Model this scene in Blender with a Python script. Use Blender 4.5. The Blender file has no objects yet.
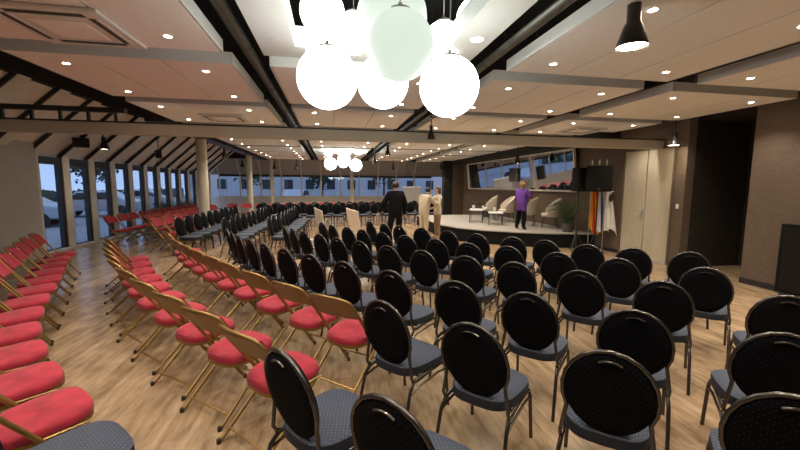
import bpy, bmesh, math, random
from mathutils import Vector, Matrix, Euler
random.seed(7)
S = bpy.context.scene
C = S.collection
PI = math.pi

# ------------------------------------------------------------------ camera
cam_d = bpy.data.cameras.new('camera')
cam = bpy.data.objects.new('camera', cam_d); C.objects.link(cam)
cam_d.sensor_fit = 'HORIZONTAL'; cam_d.sensor_width = 36.0
cam_d.lens = 370.0 / 800.0 * 36.0
cam_d.clip_start = 0.05; cam_d.clip_end = 400
YAW, PITCH, ROLL = 0.183, 0.107, 0.006
fh = Vector((math.sin(YAW), math.cos(YAW), 0)); rt = Vector((math.cos(YAW), -math.sin(YAW), 0)); up = Vector((0, 0, 1))
fw = fh * math.cos(PITCH) - up * math.sin(PITCH); uu = fh * math.sin(PITCH) + up * math.cos(PITCH)
r2 = rt * math.cos(ROLL) + uu * math.sin(ROLL); u2 = uu * math.cos(ROLL) - rt * math.sin(ROLL)
M = Matrix((r2, u2, -fw)).transposed().to_4x4(); M.translation = Vector((0, 0, 1.75))
cam.matrix_world = M
S.camera = cam

# ------------------------------------------------------------------ sky and exposure
w = bpy.data.worlds.new('dusk_sky'); S.world = w; w.use_nodes = True
bg = w.node_tree.nodes['Background']
bg.inputs[0].default_value = (0.50, 0.63, 0.95, 1); bg.inputs[1].default_value = .75
S.view_settings.view_transform = 'Standard'; S.view_settings.look = 'None'
S.view_settings.gamma = 1.0; S.view_settings.use_curve_mapping = False
S.view_settings.exposure = 0.72
SPOT_W = 46.0
GLOBE_E = 5.5

# ------------------------------------------------------------------ materials
def nodes_of(m):
    m.use_nodes = True
    return m.node_tree.nodes, m.node_tree.links
def mat(name, col, rough=0.6, metal=0.0, var=0.12, scale=6.0, bump=0.0, coat=0.0, spec=0.5, stretch=None, sheen=0.0):
    m = bpy.data.materials.new(name); N, L = nodes_of(m)
    b = N['Principled BSDF']
    b.inputs['Roughness'].default_value = rough; b.inputs['Metallic'].default_value = metal
    b.inputs['Specular IOR Level'].default_value = spec
    if coat: b.inputs['Coat Weight'].default_value = coat
    if sheen:
        b.inputs['Sheen Weight'].default_value = sheen
    tc = N.new('ShaderNodeTexCoord'); mp = N.new('ShaderNodeMapping'); nz = N.new('ShaderNodeTexNoise')
    if stretch: mp.inputs['Scale'].default_value = stretch
    nz.inputs['Scale'].default_value = scale; nz.inputs['Detail'].default_value = 4
    L.new(tc.outputs['Object'], mp.inputs[0]); L.new(mp.outputs[0], nz.inputs['Vector'])
    cr = N.new('ShaderNodeValToRGB')
    cr.color_ramp.elements[0].position = 0.3; cr.color_ramp.elements[1].position = 0.7
    cr.color_ramp.elements[0].color = [c * (1 - var) for c in col] + [1]
    cr.color_ramp.elements[1].color = [min(1, c * (1 + var)) for c in col] + [1]
    L.new(nz.outputs['Fac'], cr.inputs[0]); L.new(cr.outputs[0], b.inputs['Base Color'])
    if bump:
        bp = N.new('ShaderNodeBump'); bp.inputs['Strength'].default_value = bump; bp.inputs['Distance'].default_value = 0.01
        L.new(nz.outputs['Fac'], bp.inputs['Height']); L.new(bp.outputs[0], b.inputs['Normal'])
    return m
def emat(name, col, e):
    m = bpy.data.materials.new(name); N, L = nodes_of(m)
    b = N['Principled BSDF']; b.inputs['Base Color'].default_value = (.2, .2, .2, 1)
    b.inputs['Emission Color'].default_value = (*col, 1); b.inputs['Emission Strength'].default_value = e
    return m
def dotted(name, base, dot, pitch, axes, rough=0.75, rad=0.17):
    """woven fabric with a small regular dot pattern, laid out in the object's own coordinates"""
    m = bpy.data.materials.new(name); N, L = nodes_of(m); b = N['Principled BSDF']
    b.inputs['Roughness'].default_value = rough; b.inputs['Specular IOR Level'].default_value = 0.35
    tc = N.new('ShaderNodeTexCoord'); sp = N.new('ShaderNodeSeparateXYZ'); L.new(tc.outputs['Object'], sp.inputs[0])
    def mth(op, a, c=None):
        n = N.new('ShaderNodeMath'); n.operation = op
        for i, v in enumerate((a, c)):
            if v is None: continue
            if isinstance(v, (int, float)): n.inputs[i].default_value = v
            else: L.new(v, n.inputs[i])
        return n.outputs[0]
    a = mth('DIVIDE', sp.outputs[axes[0]], pitch); c = mth('DIVIDE', sp.outputs[axes[1]], pitch)
    p = mth('ADD', a, c); q = mth('SUBTRACT', a, c)
    fp = mth('SUBTRACT', mth('FRACT', p), 0.5); fq = mth('SUBTRACT', mth('FRACT', q), 0.5)
    d = mth('SQRT', mth('ADD', mth('MULTIPLY', fp, fp), mth('MULTIPLY', fq, fq)))
    k = mth('LESS_THAN', d, rad)
    nz = N.new('ShaderNodeTexNoise'); nz.inputs['Scale'].default_value = 60; L.new(tc.outputs['Object'], nz.inputs['Vector'])
    mx0 = N.new('ShaderNodeMix'); mx0.data_type = 'RGBA'
    mx0.inputs[6].default_value = (*[x * .75 for x in base], 1); mx0.inputs[7].default_value = (*[x * 1.25 for x in base], 1)
    L.new(nz.outputs['Fac'], mx0.inputs[0])
    mx = N.new('ShaderNodeMix'); mx.data_type = 'RGBA'; L.new(k, mx.inputs[0]); L.new(mx0.outputs[2], mx.inputs[6]); mx.inputs[7].default_value = (*dot, 1)
    L.new(mx.outputs[2], b.inputs['Base Color'])
    return m
def floor_mat():
    m = bpy.data.materials.new('oak_floor'); N, L = nodes_of(m); b = N['Principled BSDF']
    tc = N.new('ShaderNodeTexCoord')
    # boards run along the room (Y): swap so that brick rows run that way
    mp = N.new('ShaderNodeMapping'); mp.inputs['Rotation'].default_value = (0, 0, PI / 2)
    L.new(tc.outputs['Object'], mp.inputs[0])
    br = N.new('ShaderNodeTexBrick'); br.inputs['Scale'].default_value = 1.0
    br.inputs['Brick Width'].default_value = 1.3; br.inputs['Row Height'].default_value = 0.17
    br.inputs['Mortar Size'].default_value = 0.0012; br.inputs['Mortar Smooth'].default_value = 0.3
    br.inputs['Color1'].default_value = (0.33, 0.23, 0.138, 1); br.inputs['Color2'].default_value = (0.43, 0.315, 0.20, 1)
    br.inputs['Mortar'].default_value = (0.27, 0.19, 0.115, 1)
    L.new(mp.outputs[0], br.inputs['Vector'])
    mp2 = N.new('ShaderNodeMapping'); mp2.inputs['Scale'].default_value = (9, 1.7, 1)
    L.new(tc.outputs['Object'], mp2.inputs[0])
    nz = N.new('ShaderNodeTexNoise'); nz.inputs['Scale'].default_value = 1.6; nz.inputs['Detail'].default_value = 6; nz.inputs['Roughness'].default_value = .62
    L.new(mp2.outputs[0], nz.inputs['Vector'])
    cr = N.new('ShaderNodeValToRGB'); cr.color_ramp.elements[0].position = .33; cr.color_ramp.elements[1].position = .68
    cr.color_ramp.elements[0].color = (.55, .50, .45, 1); cr.color_ramp.elements[1].color = (1.12, 1.1, 1.08, 1)
    L.new(nz.outputs['Fac'], cr.inputs[0])
    mx = N.new('ShaderNodeMix'); mx.data_type = 'RGBA'; mx.blend_type = 'MULTIPLY'; mx.inputs[0].default_value = 1
    L.new(br.outputs['Color'], mx.inputs[6]); L.new(cr.outputs[0], mx.inputs[7])
    L.new(mx.outputs[2], b.inputs['Base Color'])
    b.inputs['Roughness'].default_value = 0.25
    bp = N.new('ShaderNodeBump'); bp.inputs['Strength'].default_value = .15; bp.inputs['Distance'].default_value = .004
    L.new(nz.outputs['Fac'], bp.inputs['Height']); L.new(bp.outputs[0], b.inputs['Normal'])
    return m
def glass_mat():
    m = bpy.data.materials.new('window_glass'); N, L = nodes_of(m)
    for n in list(N):
        if n.type != 'OUTPUT_MATERIAL': N.remove(n)
    out = [n for n in N if n.type == 'OUTPUT_MATERIAL'][0]
    t = N.new('ShaderNodeBsdfTransparent'); t.inputs[0].default_value = (.86, .92, .96, 1)
    g = N.new('ShaderNodeBsdfGlossy'); g.inputs['Roughness'].default_value = 0.02; g.inputs[0].default_value = (.9, .95, 1, 1)
    lw_ = N.new('ShaderNodeLayerWeight'); lw_.inputs[0].default_value = .5
    pw = N.new('ShaderNodeMath'); pw.operation = 'POWER'; L.new(lw_.outputs['Facing'], pw.inputs[0]); pw.inputs[1].default_value = 5
    f = N.new('ShaderNodeMath'); f.operation = 'MULTIPLY_ADD'; L.new(pw.outputs[0], f.inputs[0]); f.inputs[1].default_value = .90; f.inputs[2].default_value = .045
    nz = N.new('ShaderNodeTexNoise'); nz.inputs['Scale'].default_value = 1.2
    bp = N.new('ShaderNodeBump'); bp.inputs['Strength'].default_value = .03; L.new(nz.outputs['Fac'], bp.inputs['Height']); L.new(bp.outputs[0], g.inputs['Normal'])
    x = N.new('ShaderNodeMixShader'); L.new(f.outputs[0], x.inputs[0]); L.new(t.outputs[0], x.inputs[1]); L.new(g.outputs[0], x.inputs[2])
    L.new(x.outputs[0], out.inputs[0])
    return m

MT = {}
MT['floor'] = floor_mat()
MT['glass'] = glass_mat()
MT['tile'] = mat('ceiling_tile', (.85, .825, .80), .85, var=.04, scale=30)
MT['raft_edge'] = mat('raft_edge', (.66, .65, .62), .6, var=.03)
MT['white_panel'] = mat('white_panel', (.62, .63, .61), .55, var=.03)
MT['void'] = mat('black_void', (.012, .011, .010), .9, var=.3)
MT['duct'] = mat('dark_duct', (.075, .068, .055), .45, metal=.6, var=.25)
MT['blacksteel'] = mat('black_steel', (.02, .02, .02), .45, var=.2)
MT['beam'] = mat('olive_beige_beam', (.50, .45, .35), .6, var=.06, scale=2)
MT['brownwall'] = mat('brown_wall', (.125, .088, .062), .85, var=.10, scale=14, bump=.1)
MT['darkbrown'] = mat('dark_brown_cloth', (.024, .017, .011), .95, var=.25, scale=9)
MT['paleside'] = mat('pale_side_wall', (.50, .49, .46), .7, var=.05)
MT['slope'] = mat('attic_slope', (.76, .69, .64), .8, var=.06)
MT['pier'] = mat('pale_pier', (.70, .67, .62), .6, var=.05)
MT['winframe'] = mat('dark_window_frame', (.02, .022, .025), .45, var=.2)
MT['white'] = mat('white_wall', (.62, .60, .57), .7, var=.04)
MT['greypanel'] = mat('grey_panel', (.33, .31, .29), .75, var=.05)
MT['column'] = mat('cream_column', (.62, .57, .44), .5, var=.05)
MT['doorleaf'] = mat('cream_door', (.46, .41, .31), .55, var=.07, scale=3, stretch=(8, 8, .6))
MT['chrome'] = mat('steel', (.55, .53, .50), .3, metal=.9, var=.1)
MT['bronze'] = mat('bronze_tube', (.10, .092, .085), .27, metal=.85, var=.2)
MT['gold'] = mat('gold_tube', (.29, .18, .06), .36, metal=.65, var=.18)
MT['goldpanel'] = mat('gold_back_shell', (.28, .18, .07), .45, metal=.5, var=.15)
MT['red'] = mat('red_velvet', (.31, .009, .026), .85, var=.28, scale=9, bump=.2, sheen=.12)
MT['rubber'] = mat('black_rubber', (.015, .013, .012), .7, var=.2)
MT['seatfab'] = dotted('blue_grey_dotted_fabric', (.040, .049, .074), (.11, .125, .16), .026, (0, 1))
MT['seatside_shade'] = mat('shaded_seat_side', (.011, .013, .021), .8, var=.2, scale=40)  # same seat fabric on the sides, shade painted in as a darker colour
MT['backfab'] = dotted('black_dotted_fabric', (.0035, .0035, .0045), (.026, .028, .036), .030, (0, 2), .85, .11)
MT['backfab'].node_tree.nodes['Principled BSDF'].inputs['Specular IOR Level'].default_value = .08
MT['stage_top'] = mat('stage_carpet', (.30, .275, .24), .85, var=.06, scale=40)
MT['stage_side'] = mat('stage_skirt', (.008, .008, .008), .85, spec=.15, var=.3)
MT['mirror'] = mat('mirror_glass', (.80, .82, .86), .03, metal=1.0, var=.01)
MT['paleframe'] = mat('pale_frame', (.60, .57, .50), .5, var=.04)
MT['cone'] = mat('dark_lamp_metal', (.035, .030, .027), .35, metal=.5, var=.2)
MT['spot_glow'] = emat('downlight_glow', (1.0, .86, .66), 40.0)
MT['cone_glow'] = emat('pendant_glow', (1.0, .84, .60), 14.0)
MT['globe'] = emat('globe_glow', (.96, 1.0, .93), GLOBE_E)
MT['globe_dim'] = emat('globe_dim_glow', (.86, 1.0, .86), .50)
MT['cord'] = mat('pale_cord', (.4, .4, .38), .5)
MT['skin'] = mat('skin', (.55, .33, .24), .55, var=.06)
MT['suit_black'] = mat('black_suit', (.006, .006, .007), .9, var=.2, spec=.12)
MT['suit_beige'] = mat('beige_suit', (.47, .40, .29), .8, var=.1)
MT['cream_cloth'] = mat('cream_cloth', (.55, .48, .36), .8, var=.1)
MT['purple'] = mat('purple_cloth', (.13, .045, .32), .75, var=.15)
MT['brown_trouser'] = mat('brown_trousers', (.25, .17, .10), .8, var=.1)
MT['hair_dark'] = mat('dark_hair', (.02, .014, .010), .6, var=.3, scale=40, bump=.4)
MT['hair_brown'] = mat('brown_hair', (.10, .05, .025), .6, var=.3, scale=40, bump=.4)
MT['hair_blond'] = mat('blond_hair', (.36, .20, .085), .6, var=.3, scale=40, bump=.4)
MT['leaf'] = mat('leaf', (.045, .10, .025), .5, var=.35, scale=12)
MT['leaf_dark'] = mat('leaf_dark', (.03, .05, .018), .55, var=.35, scale=12)
MT['drygrass'] = mat('dry_grass', (.17, .13, .075), .8, var=.3)
MT['planter'] = mat('planter', (.08, .075, .07), .6, var=.1)
MT['tubchair'] = mat('beige_upholstery', (.52, .46, .38), .85, var=.07, scale=20)
MT['tabletop'] = mat('beech_top', (.66, .54, .42), .5, var=.08, scale=3, stretch=(1, 12, 1))
MT['screen'] = mat('black_screen', (.009, .009, .009), .35, var=.1, spec=.2)
MT['asphalt'] = mat('asphalt', (.30, .31, .33), .9, var=.15)
MT['bldg'] = mat('pale_render', (.50, .50, .52), .9, var=.08)
MT['hedge'] = mat('hedge', (.02, .035, .018), .8, var=.4, scale=5)
MT['carpaint'] = mat('silver_car', (.45, .47, .50), .3, metal=.4, var=.05)
MT['f_yel'] = mat('yellow_cloth', (.75, .42, .02), .8, var=.1)
MT['f_red'] = mat('red_cloth', (.62, .03, .02), .8, var=.1)
MT['f_blu'] = mat('blue_cloth', (.06, .16, .50), .8, var=.1)
MT['f_wht'] = mat('white_cloth', (.72, .70, .66), .8, var=.06)
MT['cup'] = mat('white_china', (.75, .74, .70), .4, var=.03)

# ------------------------------------------------------------------ mesh helpers
class MB:
    def __init__(s): s.v = []; s.f = []; s.m = []
    def add(s, vs, fs, mi=0):
        o = len(s.v); s.v += [tuple(p) for p in vs]; s.f += [tuple(i + o for i in f) for f in fs]; s.m += [mi] * len(fs); return s
    def box(s, x0, x1, y0, y1, z0, z1, mi=0, T=None):
        vs = [Vector(p) for p in ((x0, y0, z0), (x1, y0, z0), (x1, y1, z0), (x0, y1, z0), (x0, y0, z1), (x1, y0, z1), (x1, y1, z1), (x0, y1, z1))]
        if T is not None: vs = [T @ p for p in vs]
        return s.add(vs, [(0, 3, 2, 1), (4, 5, 6, 7), (0, 1, 5, 4), (1, 2, 6, 5), (2, 3, 7, 6), (3, 0, 4, 7)], mi)
    def tube(s, path, r, n=8, mi=0, closed=False):
        P = [Vector(p) for p in path]; k = len(P)
        R = r if isinstance(r, (list, tuple)) else [r] * k
        tang = []
        for i in range(k):
            a = P[(i - 1) % k] if (closed or i > 0) else P[i]; b = P[(i + 1) % k] if (closed or i < k - 1) else P[i]
            t = (b - a); tang.append(t.normalized() if t.length > 1e-9 else Vector((0, 0, 1)))
        ref = Vector((0, 0, 1)) if abs(tang[0].z) < .9 else Vector((1, 0, 0))
        nrm = (ref - tang[0] * ref.dot(tang[0])).normalized()
        vs = []
        for i in range(k):
            nrm = (nrm - tang[i] * nrm.dot(tang[i])).normalized(); bi = tang[i].cross(nrm)
            for j in range(n):
                a = 2 * PI * j / n; vs.append(P[i] + (nrm * math.cos(a) + bi * math.sin(a)) * R[i])
        fs = []
        for i in range(k if closed else k - 1):
            i2 = (i + 1) % k
            for j in range(n):
                j2 = (j + 1) % n; fs.append((i * n + j, i * n + j2, i2 * n + j2, i2 * n + j))
        if not closed:
            fs.append(tuple(range(n - 1, -1, -1))); fs.append(tuple((k - 1) * n + j for j in range(n)))
        return s.add(vs, fs, mi)
    def loft(s, rings, mi=0, cap=True):
        n = len(rings[0]); vs = [p for r in rings for p in r]; fs = []
        for i in range(len(rings) - 1):
            for j in range(n):
                j2 = (j + 1) % n; fs.append((i * n + j, i * n + j2, (i + 1) * n + j2, (i + 1) * n + j))
        if cap: fs.append(tuple(range(n - 1, -1, -1))); fs.append(tuple((len(rings) - 1) * n + j for j in range(n)))
        return s.add(vs, fs, mi)
    def lathe(s, prof, n=16, c=(0, 0, 0), mi=0, cap=True):
        return s.loft([[(c[0] + r * math.cos(2 * PI * j / n), c[1] + r * math.sin(2 * PI * j / n), c[2] + z) for j in range(n)] for r, z in prof], mi, cap)
    def sphere(s, c, r, n=12, k=8, mi=0, sc=(1, 1, 1)):
        rings = []
        for i in range(k + 1):
            a = -PI / 2 + PI * i / k; rr = max(1e-4, math.cos(a)) * r
            rings.append([(c[0] + sc[0] * rr * math.cos(2 * PI * j / n), c[1] + sc[1] * rr * math.sin(2 * PI * j / n), c[2] + sc[2] * r * math.sin(a)) for j in range(n)])
        return s.loft(rings, mi)
    def prism(s, poly, z0, z1, mi=0):
        n = len(poly)
        return s.loft([[(x, y, z0) for x, y in poly], [(x, y, z1) for x, y in poly]], mi)
    def mesh(s, name, mats, smooth=False):
        me = bpy.data.meshes.new(name); me.from_pydata(s.v, [], s.f)
        for m in (mats if isinstance(mats, (list, tuple)) else [mats]): me.materials.append(MT[m] if isinstance(m, str) else m)
        for p, i in zip(me.polygons, s.m): p.material_index = i; p.use_smooth = smooth
        bm = bmesh.new(); bm.from_mesh(me); bmesh.ops.recalc_face_normals(bm, faces=bm.faces); bm.to_mesh(me); bm.free()
        if smooth:
            try: me.set_sharp_from_angle(angle=math.radians(50))
            except Exception: pass
        return me
    def obj(s, name, mats, parent=None, smooth=False, loc=None):
        return link(name, s.mesh(name, mats, smooth), parent, loc)
def link(name, data, parent=None, loc=None):
    o = bpy.data.objects.new(name, data); C.objects.link(o)
    if parent: o.parent = parent
    if loc: o.location = loc
    return o
def tag(o, label, cat, group=None, kind=None):
    o['label'] = label; o['category'] = cat
    if group: o['group'] = group
    if kind: o['kind'] = kind
    return o
def thing(name, label, cat, loc=(0, 0, 0), rz=0, group=None):
    o = link(name, None); o.location = loc; o.rotation_euler = (0, 0, rz)
    o.empty_display_size = .1
    return tag(o, label, cat, group)
def struct(o, label=None):
    o['kind'] = 'structure'
    if label: o['label'] = label
    return o
def copy_tree(o, parent=None):
    c = o.copy(); C.objects.link(c); c.parent = parent
    for ch in o.children: copy_tree(ch, c)
    return c
def bevel(o, wd, seg=2):
    b = o.modifiers.new('bevel', 'BEVEL'); b.width = wd; b.segments = seg; b.limit_method = 'ANGLE'; return o
ORD = ['first', 'second', 'third', 'fourth', 'fifth', 'sixth', 'seventh', 'eighth', 'ninth', 'tenth', 'eleventh', 'twelfth', 'thirteenth', 'fourteenth', 'fifteenth', 'sixteenth', 'seventeenth', 'eighteenth']

XL, XR, YN, YF = -6.9, 7.41, -4.0, 24.0
ZC = 3.14          # underside of the hanging ceiling rafts
ZV = 4.1           # black void slab above

# ------------------------------------------------------------------ room shell
struct(MB().box(XL - .3, XR + 2.2, YN - .2, YF + .3, -.12, 0).obj('floor', 'floor'), 'light oak plank floor with soft sheen')
struct(MB().box(-5.6, XR + .2, YN - .2, YF + .3, ZV, ZV + .15).obj('ceiling', 'void'), 'black ceiling void above the hanging rafts')
# right wall
struct(MB().box(XR, XR + .2, YN, 5.45, 0, ZV).obj('wall_right', 'brownwall'), 'brown plaster wall beside the dark recess')
wr = struct(MB().box(XR, XR + .2, 6.70, 6.95, 0, ZV).box(XR, XR + .2, 6.95, 8.41, 2.66, ZV).box(XR, XR + .2, 8.41, YF, 0, ZV).obj('wall_stage', 'brownwall'), 'brown wall behind the stage and doors')
MB().box(XR - .012, XR, 6.80, 6.86, 1.28, 1.38).obj('light_switch', 'cup', wr)
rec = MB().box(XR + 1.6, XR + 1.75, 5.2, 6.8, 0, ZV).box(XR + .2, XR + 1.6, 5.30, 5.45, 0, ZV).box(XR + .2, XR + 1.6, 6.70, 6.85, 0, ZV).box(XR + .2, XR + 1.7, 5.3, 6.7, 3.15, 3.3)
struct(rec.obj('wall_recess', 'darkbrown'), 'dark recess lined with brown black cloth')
struct(MB().box(XR - .02, XR, YN, 5.45, 0, .10).obj('baseboard_right', 'blacksteel'), 'dark skirting at the brown wall')
struct(MB().box(XR - .02, XR, 8.43, 19.9, 0, .10).obj('baseboard_stage', 'blacksteel'), 'dark skirting behind the stage')
struct(MB().box(6.75, XR, 8.6, 20.2, 2.92, 3.5).obj('trim_1', 'void'), 'black soffit above the long mirror')
# dark portal at far end of stage wall
struct(MB().box(6.25, 6.75, 20.2, 20.6, 0, ZV).obj('trim_2', 'void'), 'black pillar at the far end of the stage wall')
struct(MB().box(6.75, XR, 20.2, 20.35, 0, ZV).obj('wall_return', 'brownwall'), 'brown return wall beside the black pillar')
# back wall behind camera
struct(MB().box(XL - .2, XR + .2, YN - .2, YN, 0, ZV).obj('wall_back', 'brownwall'), 'brown wall closing the hall')
# left wall: solid near part, then piers and windows
struct(MB().box(XL - .22, XL, YN, 10.1, 0, 2.42).obj('wall_left', 'paleside'), 'pale grey panelled side wall before the windows')
struct(MB().box(XL - .1, XL + .16, 7.5, 10.1, 0, 2.95).obj('wall_jamb', 'paleside'), 'pale tall jamb panel where the beam meets the side wall')
PIERS = [10.1 + 1.07 * k for k in range(13)]
sl = .87
roof = MB()
x1 = -5.45; z1 = 2.42 + sl * (x1 - XL)
roof.add([(XL - .25, YN, 2.42 - .25 * sl + .12), (x1, YN, z1 + .12), (x1, YF + .2, z1 + .12), (XL - .25, YF + .2, 2.42 - .25 * sl + .12),
          (XL - .25, YN, 2.42 - .25 * sl + .3), (x1, YN, z1 + .3), (x1, YF + .2, z1 + .3), (XL - .25, YF + .2, 2.42 - .25 * sl + .3)],
         [(0, 3, 2, 1), (4, 5, 6, 7), (0, 1, 5, 4), (1, 2, 6, 5), (2, 3, 7, 6), (3, 0, 4, 7)])
struct(roof.obj('ceiling_slope', 'slope'), 'sloping beige attic ceiling above the side windows')
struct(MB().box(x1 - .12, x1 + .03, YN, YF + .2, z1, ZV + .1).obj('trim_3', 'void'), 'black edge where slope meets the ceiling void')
lw = link('wall_windows', None); struct(lw, 'side wall of pale piers between tall windows')
def rib(y, parent, pier=True):
    b = MB()
    if pier: b.box(XL - .10, XL + .03, y, y + .26, 0, 2.46)
    th = .13
    P = [(XL - .02, 2.30), (XL + .02, 2.42), (x1, z1), (x1, z1 + .14), (XL - .1, 2.42)]
    n = len(P)
    vs = [(px, y, pz) for px, pz in P] + [(px, y + .30, pz) for px, pz in P]
    b.add(vs, [tuple(range(n)), tuple(range(2 * n - 1, n - 1, -1))] + [(i, (i + 1) % n, n + (i + 1) % n, n + i) for i in range(n)])
    o = b.obj('pier' if pier else 'rib', 'pier', parent)
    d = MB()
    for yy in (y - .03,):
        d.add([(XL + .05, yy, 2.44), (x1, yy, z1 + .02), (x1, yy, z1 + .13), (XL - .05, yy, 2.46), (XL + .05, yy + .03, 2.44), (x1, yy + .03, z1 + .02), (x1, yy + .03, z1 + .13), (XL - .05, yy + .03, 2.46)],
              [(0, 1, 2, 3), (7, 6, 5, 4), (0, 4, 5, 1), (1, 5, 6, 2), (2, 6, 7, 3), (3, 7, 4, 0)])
    d.obj('rib_shadow_gap', 'blacksteel', o)  # shadow gap beside the rib, built as a solid black strip
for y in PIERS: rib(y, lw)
cs = bpy.data.objects['ceiling_slope']
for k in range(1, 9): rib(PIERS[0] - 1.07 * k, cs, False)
for i, y in enumerate(PIERS[:-1]):
    a, b_ = y + .26, y + 1.07
    f = MB(); X = XL - .045
    f.box(X - .05, X + .05, a, b_, 0, .10).box(X - .05, X + .05, a, b_, 2.22, 2.40).box(X - .05, X + .05, a, a + .05, .10, 2.22).box(X - .05, X + .05, b_ - .12, b_, .10, 2.22)
    o = struct(f.obj('window_%d' % (i + 1), 'winframe'), 'tall dark framed window between pale piers')
    MB().box(X - .008, X + .008, a + .05, b_ - .12, .10, 2.22).obj('pane', 'glass', o)
struct(MB().box(XL - .02, XL + .10, 10.1, YF, 0, .07).obj('trim_4', 'white'), 'pale sill strip along the floor under the windows')
# far wall with ribbon window
fwall = MB().box(XL - .2, XR + .2, YF, YF + .2, 0, .98)
fwall.obj('wall_far', 'white'); struct(bpy.data.objects['wall_far'], 'white parapet wall under the far ribbon window')
fs = MB(); fs.add([(XL - .2, YF + .05, 2.32), (XR, YF + .05, 2.32), (XR, YF - .75, ZC + .1), (XL - .2, YF - .75, ZC + .1), (XL - .2, YF + .2, 2.36), (XR, YF + .2, 2.36), (XR, YF - .6, ZC + .25), (XL - .2, YF - .6, ZC + .25)],
                  [(0, 1, 2, 3), (7, 6, 5, 4), (0, 4, 5, 1), (1, 5, 6, 2), (2, 6, 7, 3), (3, 7, 4, 0)])
fso = struct(fs.obj('wall_far_slope', 'greypanel'), 'grey sloping panel above the far windows')
MB().box(XL, XR, YF - .74, YF - .62, ZC + .12, ZV).obj('upstand', 'void', fso)
n = 11; xs = [XL + .25 + 1.20 * k for k in range(n + 1)]
for k in range(n):
    a, b_ = xs[k], xs[k + 1]
    f = MB().box(a, a + .06, YF - .04, YF + .06, .98, 2.34).box(b_ - .03, b_, YF - .02, YF + .06, .98, 2.34).box(a, b_, YF - .02, YF + .06, 2.22, 2.34, 1).box(a, b_, YF - .04, YF + .06, .98, 1.05, 0)
    o = struct(f.obj('window_%d' % (20 + k), ['pier', 'winframe']), 'far ribbon window pane with pale mullion')
    MB().box(a + .06, b_ - .03, YF + .01, YF + .025, 1.05, 2.22).obj('pane', 'glass', o)
    s = MB().add([(a - .03, YF - .02, 2.3), (a + .05, YF - .02, 2.3), (a + .05, YF - .82, ZC + .08), (a - .03, YF - .82, ZC + .08), (a - .03, YF + .06, 2.33), (a + .05, YF + .06, 2.33), (a + .05, YF - .74, ZC + .12), (a - .03, YF - .74, ZC + .12)],
                 [(0, 1, 2, 3), (7, 6, 5, 4), (0, 4, 5, 1), (1, 5, 6, 2), (2, 6, 7, 3), (3, 7, 4, 0)])
    s.obj('rib', 'paleside', fso)
# double door
d = link('door_1', None); struct(d, 'cream double door in the brown wall')
MB().box(XR - .03, XR + .1, 6.95, 6.99, 0, 2.66).box(XR - .03, XR + .1, 8.37, 8.41, 0, 2.66).box(XR - .03, XR + .1, 6.95, 8.41, 2.62, 2.66).obj('door_frame', 'brownwall', d)
for a, b_ in ((6.995, 7.665), (7.695, 8.365)):
    lf = bevel(MB().box(XR - .01, XR + .04, a, b_, .01, 2.615).obj('door_leaf', 'doorleaf', d), .004)
    if a > 7.5:
        MB().box(XR - .022, XR - .008, 7.73, 7.78, .95, 1.2).tube([(XR - .02, 7.755, 1.08), (XR - .06, 7.755, 1.08), (XR - .06, 7.88, 1.08)], .010).obj('door_handle', 'chrome', lf, True)

# ------------------------------------------------------------------ cross beam and truss
bm_ = struct(bevel(MB().box(XL, XR, 7.28, 7.46, 2.60, 2.79).obj('trim_5', 'beam'), .008), 'olive beige beam spanning the hall')
MB().box(XL, XR, 7.27, 7.47, 2.79, 2.815).obj('beam_cap', 'blacksteel', bm_)
t = MB().box(XL + .3, -3.5, 7.33, 7.42, 2.97, 3.05)
for k in range(7): t.box(-6.2 + k * .42, -6.16 + k * .42, 7.35, 7.40, 2.815, 2.97)
t.obj('truss', 'blacksteel', bm_)
# ------------------------------------------------------------------ columns
for i, (x, y, lb) in enumerate(((-4.05, 12.9, 'cream round column nearest the beam, between red and black chairs'), (-4.0, 19.6, 'cream round column in the middle of the three by the window slope'),
                                (-3.45, 23.0, 'cream round column standing close to the far windows, end of the line'), (1.25, 23.2, 'slim cream column at far windows behind the rows of black chairs'))):
    t = thing('column', lb, 'column', (x, y, 0), 0, 'cream columns')
    r = .16 if i < 1 else .14 if i < 2 else .12
    MB().lathe([(r, 0), (r, ZC + .3)], 24).obj('shaft', 'column', t, True)
    MB().lathe([(r + .03, 0), (r + .03, .08), (r + .005, .09)], 24).obj('base_ring', 'blacksteel', t, True)
struct(MB().box(-4.15, -3.75, 9.5, YF - .7, ZC + .02, ZC + .35).obj('trim_6', 'duct'), 'dark joist running over the columns')

# ------------------------------------------------------------------ ceiling rafts
CX = [-2.26, .45, 3.27, 6.05]; HW = 1.15
ROWY = [2.31 + 2.44 * k for k in range(-1, 8)]     # near edge of each raft
RD = 2.07
COLN = ['beside the window slope', 'over the central aisle', 'right of the central ducts', 'beside the brown wall']
tile_me = MB().box(-HW / 3 + .014, HW / 3 - .014, -RD / 6 + .006, RD / 6 - .006, 0, .03).mesh('tile', 'tile')
fr = MB(); e = .012
fr.box(-HW, HW, -RD / 2, -RD / 2 + e, 0, .13).box(-HW, HW, RD / 2 - e, RD / 2, 0, .13).box(-HW, -HW + e, -RD / 2, RD / 2, 0, .13).box(HW - e, HW, -RD / 2, RD / 2, 0, .13).box(-HW + e, HW - e, -RD / 2 + e, RD / 2 - e, .034, .06)
edge_me = fr.mesh('edge_frame', 'raft_edge')
ft = MB()
for i in range(3):
    for j in range(3):
        cx = (i - 1) * (2 * HW / 3) * .985; cy = (j - 1) * (RD / 3) * .985
        ft.box(cx - HW / 3 + .014, cx + HW / 3 - .014, cy - RD / 6 + .006, cy + RD / 6 - .006, .001, .031)
field_me = ft.mesh('tile_field', 'tile')
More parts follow.
